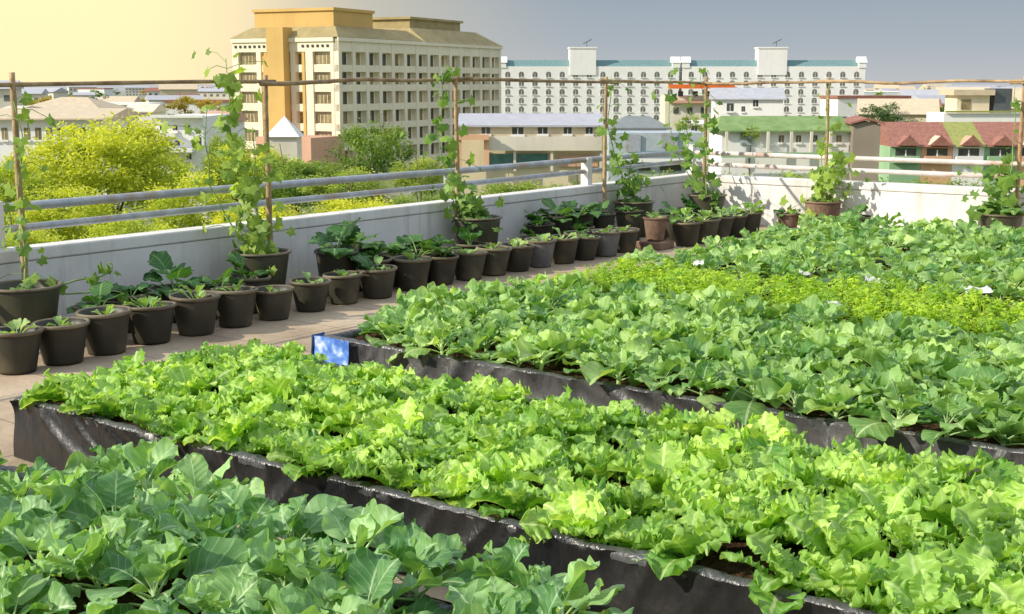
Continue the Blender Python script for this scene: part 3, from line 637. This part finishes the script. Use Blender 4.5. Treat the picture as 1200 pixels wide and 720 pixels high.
# ------------------------------------------------------------ buildings
def broot(name,label,px,d,rot=0,cat='building'):
    p=at(px,97,d); return empty(name,(p.x,p.y,GZ),YAW+rot,label,cat)
def Zr(py,d): return zz(py,d)-GZ
def window(t,x,z,w,h,y,mat='glass',name='window',frame='white2',arch=False,axis='y',sill=True,deep=.12):
    g=MB(); pts=[(x-w/2,z-h/2),(x+w/2,z-h/2),(x+w/2,z+h/2),(x-w/2,z+h/2)]
    if arch:
        pts=[(x-w/2,z-h/2),(x+w/2,z-h/2)]+[(x+w/2*math.cos(a*PI/6),z+h*.1+h*.4*math.sin(a*PI/6)) for a in range(7)]
    g.prism(pts,'y',y-.03,y+.05) if axis=='y' else g.prism(pts,'x',y-.05,y+.03)
    if sill:
        g.m=1
        if axis=='y': g.box(x-w*.62,x+w*.62,y-.35*min(1,w),y-.035,z-h/2-.22,z-h/2); g.box(x-w*.03,x+w*.03,y-.06,y-.034,z-h/2,z+h*.3)
        else: g.box(y+.035,y+.35,x-w*.62,x+w*.62,z-h/2-.22,z-h/2)
    return g.build(name,[M[mat],M[frame]],t)

# hotel, two faces: local x along the long face, local y along the short face (away)
d0=200; c0=at(397,97,d0)
hot=empty('hotel_building',(c0.x,c0.y,GZ),0,'big pale cream hotel with tan tower, ochre penthouse and many balconies','building')
e1=at(587,97,250); dr=(e1-c0); dr.z=0; LX=dr.length; hot.rotation_euler.z=math.atan2(dr.y,dr.x); hot.scale=(1,.82,.985)
LY=24; zt=Zr(42,200); fl=3.02
# local axes: +x = along long face to the right/away ; +y = left/back
def hb(name,mat,fn,par=None):
    g=MB(); fn(g); return g.build(name,M[mat],par or hot)
hb('wall','hotelw',lambda g:(g.box(1.0,LX-1.0,1.0,LY-1,0,zt-.2)))
def bands(g):
    for k in range(7):
        z=zt-2.0-k*fl
        g.box(0,LX,0,.997,z-.05 if k else z, z+1.0 if k else zt); 
    for k in range(15):
        x=k*(LX-.9)/14; 
        g.box(x,x+.9,-.08,.999,0,zt-.01)
hb('balcony_front','hotelw',bands)
def bands2(g):
    g.box(0,.95,1.002,LY,zt-2.0,zt); g.box(-.25,.9,.9,LY+.1,zt-.5,zt+.15)
    for y0,y1 in ((1.0,1.7),(5.6,7.2),(9.6,10.6),(14.8,15.4),(17.4,18.4),(22.6,24)):
        g.box(-.05,.96,y0,y1,0,zt-2.002)
    for k in range(1,7):
        z=zt-2.0-k*fl; g.box(.1,.97,1.002,LY-.1,z-.1,z+1.05)
hb('front_wall','hotelw',bands2)
hb('tower','tan',lambda g:(g.box(-1.6,.9,10.8,14.6,0,zt+1.7),g.box(-1.3,1,14.602,15.8,zt-14,zt-2.6)))
def cols(g):
    g.box(-.1,.96,7.4,8.0,0,zt-2.1); g.box(-.1,.96,16.0,16.6,0,zt-2.1)
hb('pilaster','tan',cols)
def roofA(g):
    a=(.6,.6); P=[(-.3,-.3,zt+.16),(26,-.3,zt+.16),(26,LY+.3,zt+.16),(-.3,LY+.3,zt+.16)]; Q=[(2.5,2.5,zt+1.9),(24,2.5,zt+1.9),(24,LY-2.5,zt+1.9),(2.5,LY-2.5,zt+1.9)]
    p=[g.vert(v) for v in P]; q=[g.vert(v) for v in Q]
    for i in range(4): g.face((p[i],p[(i+1)%4],q[(i+1)%4],q[i]))
    g.face(q)
hb('roof','hroof',roofA)
hb('penthouse','tan',lambda g:(g.box(2.7,14,3,LY-3,zt+1.7,zt+4.5),g.box(2.4,14.3,2.7,LY-2.7,zt+4.3,zt+4.75)))
def roofB(g):
    P=[(26.2,-.4,zt+.05),(LX+.4,-.4,zt+.05),(LX+.4,LY+.3,zt+.05),(26.2,LY+.3,zt+.05)]; Q=[(27,4,zt+2.6),(LX-4,4,zt+2.6),(LX-4,LY-4,zt+2.6),(27,LY-4,zt+2.6)]
    p=[g.vert(v) for v in P]; q=[g.vert(v) for v in Q]
    for i in range(4): g.face((p[i],p[(i+1)%4],q[(i+1)%4],q[i]))
    g.face(q)
hb('roof','hroof',roofB)
hb('penthouse','hroof',lambda g:(g.box(30,LX-7,6,LY-6,zt+2.5,zt+4.4),g.box(29.5,LX-6.5,5.5,LY-5.5,zt+4.2,zt+4.6)))
hb('cornice','hotelw',lambda g:(g.box(-.3,LX+.3,-.35,-.09,zt-.45,zt+.12)))
nw=0
for k in range(6):
    z=zt-2.0-k*fl-1.1
    for c in range(14):
        x=.9+c*(LX-.9)/14+ (LX-.9)/28-.45
        if c==9 and k%1==0: mt='glass_w'
        else: mt=random.choice(('glass','glass','glass_w'))
        window(hot,x,z,1.9,1.9,.96,mt,sill=False)
def wl(t,y,z,w,h):
    g=MB(); g.prism([(y-w/2,z-h/2),(y+w/2,z-h/2),(y+w/2,z+h/2),(y-w/2,z+h/2)],'x',.90,.935)
    g.m=1
    for q in (-.25,0,.25): g.box(.87,.899,y+w*q-.05,y+w*q+.05,z-h/2,z+h/2)
    return g.build('window',[M['glass_w'],M['hotelw']],t)
for k in range(5):
    z=zt-2.0-k*fl-1.2
    for y,w in ((3.65,3.3),(20.5,3.2)): 
        o=wl(hot,y,z,w,1.3); o.location.x=-.55
hb('spandrel','hotelw',lambda g:[g.box(.42,.96,y0,y1,zt-2.0-k*fl-(3.02 if True else 0)+.5,zt-2.0-k*fl-1.9) for k in range(5) for y0,y1 in ((1.702,5.598),(18.402,22.598))])
hb('dark_recess','glass_w',lambda g:[g.box(.97,.995,y0,y1,zt-2.0-k*fl-2.0,zt-2.0-k*fl-.3) for k in range(6) for y0,y1 in ((8.05,9.55),(15.45,15.95))])
hb('podium','pink',lambda g:(g.box(-9,-.1,-1,11,0,Zr(160,195))))
# dentil frieze
for i in range(20):
    if not 8.3<2+i*1.1<15: hb('vent_hole','dark',lambda g:g.box(-.09,-.052,2+i*1.1,2.5+i*1.1,zt-1.35,zt-.95))

gz=broot('garden_pavilion','small white pavilion with pointed pyramid roof before the hotel base',332,175)
g=MB(); z=Zr(160,175); g.box(-1.9,1.9,-1.9,1.9,0,z); g.build('wall',M['lightwarm'],gz)
g=MB(); a=[g.vert(p) for p in ((-2.3,-2.3,z+.01),(2.3,-2.3,z+.01),(2.3,2.3,z+.01),(-2.3,2.3,z+.01))]; tp=g.vert((0,0,Zr(136,175))); g.face(a[::-1])
for i in range(4): g.face((a[i],a[(i+1)%4],tp))
g.build('roof',M['white'],gz)

# white apartment blocks with arched windows
def apart(px0,px1,tw0,tw1,label,rot,ntop):
    d=465; t=broot('apartment_block',label,(px0+px1)/2,d,rot); W=wid(px0,px1,97,d)/2; z=Zr(78,d)
    g=MB(); g.box(-W,W,0,14,0,z); g.build('wall',M['white2'],t)
    g=MB(); g.prism([(.8,z+.02),(13.2,z+.02),(11,z+2.2),(3,z+2.2)],'x',-W+.5,W-.5); g.build('roof',M['teal'],t)
    cx=((tw0+tw1)/2-(px0+px1)/2)*d/FPX; tw=(tw1-tw0)*d/FPX/2; zt2=Zr(57,d)
    g=MB(); g.box(cx-tw,cx+tw,-.35,7,z-3,zt2); g.box(cx-tw-.3,cx+tw+.3,-.6,7.3,zt2-.002,zt2+.5); g.build('lift_tower',M['white2'],t)
    g=MB(); g.tube([(cx+1.5,2,zt2+.4),(cx+1.5,2,zt2+2.2)],.12,5); g.tube([(cx+.2,2,zt2+1.7),(cx+3.2,2,zt2+3.2)],.16,5); g.build('antenna',M['steel'],t)
    for ex,s in ((-W,1),(W,-1)):
        g=MB(); g.box(ex-.2 if s>0 else ex-2.4,ex+2.4 if s>0 else ex+.2,-.3,4,z-.5,z+1.3); g.prism([(-.6,z+1.3),(4.3,z+1.3),(1.9,z+3.4)],'x',ex-.5 if s>0 else ex-2.8,ex+2.8 if s>0 else ex+.5); g.build('end_turret',[M['white2']],t)
    for r in range(6):
        for c in range(13):
            window(t,-W+3+c*(2*W-6)/12,Zr(87.5,d)-r*3.0,1.75,2.0,0,'glass_far',arch=True,frame='white2')
    return t
apart(585,796,668,698,'long white apartment block with arched windows and rooftop tower, left wing',R(2),0)
apart(800,1013,888,921,'long white apartment block with arched windows and rooftop tower, right wing',R(-1),0)

def house(name,label,px0,px1,eave,ridge,d,dep,wallm,roofm,rot=0,axis='x',over=.4,wins=(),hip=0,base=None,cat='house'):
    t=broot(name,label,(px0+px1)/2,d,rot,cat); W=wid(px0,px1,97,d)/2; ze=Zr(eave,d); zr=Zr(ridge,d+dep/2)
    g=MB()
    if axis=='x': g.box(-W,W,0,dep,0,ze)
    else: g.box(-W,W,0,dep,0,ze); g.prism([(-W,ze+.001),(W,ze+.001),(0,zr-.15)],'y',.02,dep-.02)
    g.build('wall',M[wallm],t)
    g=MB()
    if roofm:
        if axis=='x':
            v=[g.vert(p) for p in ((-W-over,-over,ze+.01),(W+over,-over,ze+.01),(W+over,dep+over,ze+.01),(-W-over,dep+over,ze+.01),(-W-over+hip,dep/2,zr),(W+over-hip,dep/2,zr),(-W-over,-over,ze-.15),(W+over,-over,ze-.15),(W+over,dep+over,ze-.15),(-W-over,dep+over,ze-.15))]
            for f in ((0,1,5,4),(2,3,4,5),(1,2,5),(3,0,4),(6,7,1,0),(7,8,2,1),(8,9,3,2),(9,6,0,3)): g.face([v[i] for i in f])
        else:
            g.prism([(-W-over,ze),(0,zr),(W+over,ze),(W+over,ze+.2),(0,zr+.2),(-W-over,ze+.2)],'y',-over,dep+over)
        g.build('roof',M[roofm],t)
    for (px,py,pw,ph,mt) in wins:
        x=(px-(px0+px1)/2)*d/FPX; window(t,x,Zr(py,d),pw*d/FPX,ph*d/FPX,0,mt)
    return t
def slab(t,px,px0,px1,y0,y1,d,mat,name,fy=-.06,th=.1):
    x0=(px0-px)*d/FPX; x1=(px1-px)*d/FPX; g=MB(); g.box(x0,x1,fy-th,fy,Zr(y1,d),Zr(y0,d)); return g.build(name,M[mat],t)

# cream warehouse
t=house('warehouse','cream two storey warehouse with grey metal roof behind the middle of the railing',540,706,147,133,118,12,'cream','greyroof',wins=[(570,153,10,8,'glass'),(607,153,13,9,'glass'),(636,153,11,8,'glass'),(665,153,9,8,'glass'),(690,153,8,8,'glass')])
slab(t,623,572,704,160,176,118,'lightwarm','parapet',-.6,.5); slab(t,623,574,602,180,195,118,'glass_t','shop_window',-.3); slab(t,623,606,642,180,195,118,'glass_t','shop_window',-.3); slab(t,623,655,700,182,195,118,'pink','panel',-.3)
for a,b in ((536,542),(568,574)): slab(t,623,a,b,157,200,118,'peach','pillar',-1.0,.5)
slab(t,623,536,574,157,163,118,'peach','lintel',-1.6,.45)
for a in (602,645,702): slab(t,623,a,a+3,176,200,118,'lightwarm','pillar',-.62,.3)
# grey shed
t=house('metal_shed','low grey shed with dark gabled metal roof right of the cream warehouse',722,782,150,136,108,7,'dgrey','dgrey',hip=1.5,wins=[(752,154,10,6,'glass')])
t=broot('panel_building','blue grey panel building with teal strip windows below the grey shed',770,96); W=wid(715,826,97,96)/2
g=MB(); g.box(-W,W,0,5,0,Zr(156,96)); g.build('wall',M['bluegrey'],t)
slab(t,770,735,752,158,178,96,'pipe','shutter'); slab(t,770,776,795,156,172,96,'pipe','shutter'); slab(t,770,745,824,177,183,96,'teal','strip_window',-.05); slab(t,770,717,826,186,190,96,'white2','ledge',-.02,.5)
slab(t,770,750,764,190,200,96,'glass','window'); slab(t,770,775,800,190,200,96,'glass','window')
# pink white block with orange awning
t=broot('shop_house','pinkish white shop building under a long orange awning roof',815,235); W=wid(782,852,97,235)/2
g=MB(); g.box(-W,W,0,8,0,Zr(112,235)); g.build('wall',M['lightwarm'],t)
slab(t,815,783,858,99,104,235,'orange','awning',-.2,2.2); slab(t,815,785,830,118,121,235,'pink','ledge',-.05,1)
for px in (795,812,828): slab(t,815,px,px+6,107,113,235,'glass','window')
for px in (790,806,822,836): slab(t,815,px,px+6,126,133,235,'glass','window')
# white house
t=house('white_house','white house with grey gabled roof behind the green roofed house',838,918,116,103,195,9,'white2','greyroof',R(-6),wins=[(857,126,8,9,'glass'),(886,121,6,8,'glass'),(872,128,4,6,'glass')])
t=house('small_hut','tiny white hut with a dark opening below the white house at left',806,824,145,141,150,4,'white2','white2',wins=[(815,152,6,8,'glass')])
# green roofed house
t=house('green_roof_house','long low house with a faded green roof and white walls',848,1004,153,136,140,9,'white2','greenroof',R(0),over=.7,hip=1.2,wins=[(918,163,6,8,'glass_w'),(938,163,6,8,'glass_w'),(957,163,6,8,'glass'),(985,163,6,8,'glass_w')])
slab(t,926,870,886,158,170,140,'bluegrey','window',-.06)
for px in (851,899,926,949,971,1000): slab(t,926,px,px+3,154,180,140,'lightwarm','pillar',-.9,.3)
slab(t,926,846,1004,178,184,140,'mint','hedge_wall',-1.4,.3)
house('brown_house','windowless brown rendered end house right of the green roof',1003,1034,146,139,137,10,'brownwall','redroof',R(-8),axis='y')
# terrace of coloured town houses
rr=broot('town_house_row','row of low town houses with red and olive tiled roofs, small dormers and coloured walls',1122,165,0)
cols_=[('redroof','mint','redroof'),('redroof','peach','cream'),('gtile','white2','pink'),('redroof','mint','redroof'),('redroof','peach','cream'),('gtile','white2','pink')]
for i,(rm,wm,dm) in enumerate(cols_):
    a=1048+i*36.7; b=a+36.7; x0=(a-1122)*165/FPX; x1=(b-1122)*165/FPX; ze=Zr(172,165); zr=Zr(143,170)
    g=MB(); g.box(x0,x1-.03,0,10,0,ze); g.build('wall',M[wm],rr)
    g=MB(); v=[g.vert(p) for p in ((x0,-.6,ze),(x1-.004,-.6,ze),(x1-.004,5,zr),(x0,5,zr),(x1-.004,10.6,ze),(x0,10.6,ze))]; g.face((v[0],v[1],v[2],v[3])); g.face((v[3],v[2],v[4],v[5])); g.face((v[0],v[3],v[5])); g.face((v[1],v[4],v[2])); g.build('roof',M[rm],rr)
    xm=(x0+x1)/2; g=MB(); zd=ze+.25; g.prism([(xm-1.25,zd),(xm+1.25,zd),(xm,zd+1.1)],'y',-.9,1.3); dd=g.build('dormer',M[dm],rr)
    g=MB(); g.prism([(xm-1.5,zd-.08),(xm+1.5,zd-.08),(xm,zd+1.32),(xm,zd+1.12),(xm-1.2,zd+.06)],'y',-1.1,-.905); g.build('gable_trim',M['redroof'],dd)
    window(rr,xm,Zr(178.5,165),2.6,.95,0,'glass'); 
    slabz=Zr(190,165); g=MB(); g.box(x0+.3,x1-.35,-.7,-.02,slabz-.1,slabz+.75); g.build('balcony',M[wm],rr)
# tan house with terrace at the right
t=broot('terrace_house','tan house with roof terrace and long white parapet above the red roofs',1155,215); 
g=MB(); g.box((1109-1155)*.1407,(1225-1155)*.1407,0,9,0,Zr(133,215)); g.build('wall',M['white2'],t)
g=MB(); g.box((1128-1155)*.1407,(1166-1155)*.1407,2,8,Zr(133,215)+.01,Zr(110,215)); g.build('upper_storey',M['cream'],t)
g=MB(); z=Zr(112,215); g.box((1122-1155)*.1407,(1170-1155)*.1407,1.2,9,z+.01,z+.9); g.build('roof',M['tanroof'],t)
g=MB(); g.box((1133-1155)*.1407,(1144-1155)*.1407,1.9,1.99,Zr(129,215),Zr(117,215)); g.build('window',M['glass_w'],t)
g=MB(); g.box((1172-1155)*.1407,(1192-1155)*.1407,2,7,Zr(133,215)+.01,Zr(104,215)); g.build('glass_box',M['steel'],t)
g=MB(); g.box((1110-1155)*.1407,(1225-1155)*.1407,-.5,-.01,Zr(130,215)-.3,Zr(130,215)); g.build('ledge',M['gtile'],t)
# left side buildings
t=house('school_building','long white building with repeated shaded openings under a tan roof at far left',-60,118,139,127,150,14,'white2','tanroof',over=.8,wins=[(x,157,7,14,'glass_w') for x in range(-50,110,13)])
t=house('tan_roof_house','low house with a broad tan hipped roof behind the far left tree',20,112,130,114,210,16,'lightwarm','tanroof',over=1,hip=5)
t=house('white_block','white stepped block half hidden by the large yellow green tree',180,236,137,137,105,10,'white2',None,wins=[(188,150,5,6,'glass'),(203,150,5,6,'glass'),(218,150,5,6,'glass'),(229,166,7,10,'dark'),(190,168,5,6,'glass'),(205,168,5,6,'glass'),(218,184,5,6,'glass'),(196,186,5,6,'glass')])
g=MB(); g.box(-2.1,-.2,-.8,-.01,Zr(160,105),Zr(156,105)); g.box(-2.1,1.2,-1.1,-.02,Zr(178,105),Zr(174,105)); g.box(-2.1,2.05,-.6,-.01,Zr(138,105),Zr(135,105)); g.build('balcony_slab',M['white2'],t)
t=house('pale_house','pale house with pinkish roof between the stepped block and the hotel',236,266,142,130,150,9,'white2','pink',wins=[(244,150,5,6,'glass'),(256,150,5,6,'glass')])
t=house('white_house','small white house with peaked roof on the skyline above the large tree',144,176,131,122,230,9,'white2','lightwarm',wins=[(155,135,4,4,'glass')])
t=house('white_house','small white house just left of the tan hipped roof at far left',0,20,128,124,200,9,'white2','lightwarm',wins=[(8,132,5,5,'glass')])

# distant low town: houses and trees, each its own object
random.seed(5)
wm_=['white2','lightwarm','cream','pink','white2','lightwarm','bluegrey']; rm_=['tanroof','redroof','greyroof','lightwarm','greyroof','white2','tanroof']
HM=[]
for k in range(8):
    g=MB(); w=uni(5,11); dp=uni(6,10); h=uni(5,10); g.box(-w,w,-dp/2,dp/2,0,h); g.m=1
    if k%3==0: g.box(-w-.3,w+.3,-dp/2-.3,dp/2+.3,h+.01,h+.6)
    else: g.prism([(-dp/2-.7,h+.01),(dp/2+.7,h+.01),(0,h+uni(1.8,3.2))],'x',-w-.5,w+.5)
    g.m=2
    for q in range(int(w*2//3)):
        for r in range(int(h//3)): g.box(-w+1+q*3,-w+2.3+q*3,-dp/2-.04,-dp/2-.003,r*3+1,r*3+2.3)
    HM.append(g.mesh('small_house',[M[wm_[k%7]],M[rm_[(k*3+1)%7]],M['glass_far']]))
def scatter(px0,px1,n,dmin,dmax,ml,tl,trees,hl,gl):
    for i in range(n):
        d=dmin*(dmax/dmin)**(i/n+rnd()*.08); px=uni(px0,px1); p=at(px,97,d)
        o=link('small_house',random.choice(HM)); o.location=(p.x,p.y,GZ); o.rotation_euler=(0,0,YAW+uni(-.5,.5)); s=uni(.8,1.25); o.scale=(s,s,s*uni(.8,1.1)); tag(o,hl,'house',gl)
    for i in range(trees):
        d=dmin*.9*(dmax/dmin)**(i/trees+rnd()*.08); px=uni(px0,px1); hgt=uni(6,11); tp=97+(14.4-hgt)*1550/d
        tree(px,tp,tp+6*1550/d,uni(4,7.5)*FPX/d,d,random.choice((7,6,7,4) if px0>500 else (5,6,7)),tl,ml,name='distant_tree')
scatter(1012,1260,46,230,1700,'hazy trees among the houses of the distant town at right','dark hazy tree among the distant houses at upper right',62,'small pale house in the hazy distant town at upper right','small houses of the distant town at right')
scatter(-60,270,40,300,1700,'warm toned trees among the houses of the distant town at left','warm toned hazy tree among the distant houses at upper left',52,'small pale house in the warm haze at upper left','small houses of the distant town at left')
# undergrowth below the terrace: nobody could count it
random.seed(9)
g=MB()
for i in range(16000):
    d=uni(28,150); px=uni(-150,1350); p=at(px,97,d); z=GZ+abs(random.gauss(0,1.6))*(.5+.7*abs(noise.noise(Vector((p.x*.15,p.y*.15,0)))*2)); g.tint=rnd()
    n=Vector((uni(-1,1),uni(-1,1),uni(.1,1))).normalized(); a=n.orthogonal().normalized(); b=n.cross(a); s=uni(.2,.5)
    c=Vector((p.x,p.y,z)); g.poly([c-a*s,c-b*s*.5,c+a*s,c+b*s*.5])
tag(g.build('undergrowth',M['tree_g']),'dense green undergrowth covering the plots below the terrace','undergrowth',kind='stuff')

# ------------------------------------------------------------ light, sky, camera
sv=Vector((-.50,-.80,.55)).normalized()
el=math.asin(sv.z); azr=math.atan2(sv.x,sv.y)
w=bpy.data.worlds.new('World'); S.world=w; w.use_nodes=True; nt=w.node_tree; nt.nodes.clear()
sky=N(nt,'ShaderNodeTexSky'); sky.sky_type='NISHITA'; sky.sun_disc=False; sky.sun_elevation=el; sky.sun_rotation=azr; sky.dust_density=3.0; sky.air_density=1.0; sky.ozone_density=1.5
tc=N(nt,'ShaderNodeTexCoord'); nv=N(nt,'ShaderNodeVectorMath',operation='NORMALIZE'); nt.links.new(tc.outputs['Generated'],nv.inputs[0])
gd=at(-90,20,100)-Vector((0,0,H)); gd.normalize()
dp=N(nt,'ShaderNodeVectorMath',operation='DOT_PRODUCT'); nt.links.new(nv.outputs[0],dp.inputs[0]); dp.inputs[1].default_value=gd
glow=N(nt,'ShaderNodeMapRange',interpolation_type='SMOOTHERSTEP'); glow.inputs[1].default_value=math.cos(R(20)); glow.inputs[2].default_value=1.0; nt.links.new(dp.outputs['Value'],glow.inputs[0])
sp=N(nt,'ShaderNodeSeparateXYZ'); nt.links.new(nv.outputs[0],sp.inputs[0])
hz=ramp(nt,mth(nt,'MAXIMUM',sp.outputs[2],0),[(0,(.58,.60,.62)),(.03,(.44,.50,.56)),(.075,(.32,.39,.48)),(.22,(.50,.57,.69)),(.6,(.82,.93,1.1))])
gm=N(nt,'ShaderNodeMapRange',interpolation_type='SMOOTHERSTEP'); gm.inputs[1].default_value=math.cos(R(29)); gm.inputs[2].default_value=math.cos(R(5)); nt.links.new(dp.outputs['Value'],gm.inputs[0])
base=mixc(nt,mth(nt,'MULTIPLY',gm.outputs[0],.85),hz,(.74,.66,.50))
base=mixc(nt,mth(nt,'POWER',glow.outputs[0],1.5),base,(1.35,1.08,.60))
bg1=N(nt,'ShaderNodeBackground',Strength=.10); nt.links.new(sky.outputs[0],bg1.inputs[0])
bg2=N(nt,'ShaderNodeBackground',Strength=1.0); nt.links.new(base,bg2.inputs[0])
mx=N(nt,'ShaderNodeMixShader',Fac=.88); nt.links.new(bg1.outputs[0],mx.inputs[1]); nt.links.new(bg2.outputs[0],mx.inputs[2])
out=N(nt,'ShaderNodeOutputWorld'); nt.links.new(mx.outputs[0],out.inputs[0])
sl=bpy.data.lights.new('sun','SUN'); sl.energy=5.0; sl.angle=R(.6); sl.color=(1,.92,.78); so=link('sun',sl); so.rotation_euler=sv.to_track_quat('Z','Y').to_euler()
cd=bpy.data.cameras.new('camera'); cam=link('camera',cd); cam.location=(0,0,H); cam.rotation_euler=(PI/2-PITCH,0,YAW)
cd.sensor_width=36; cd.lens=36*FPX/1200; cd.clip_end=20000; cd.clip_start=.05; S.camera=cam
S.view_settings.view_transform='Standard'; S.view_settings.look='None'; S.view_settings.exposure=0
S.render.engine='CYCLES'; S.cycles.max_bounces=6; S.cycles.transparent_max_bounces=4
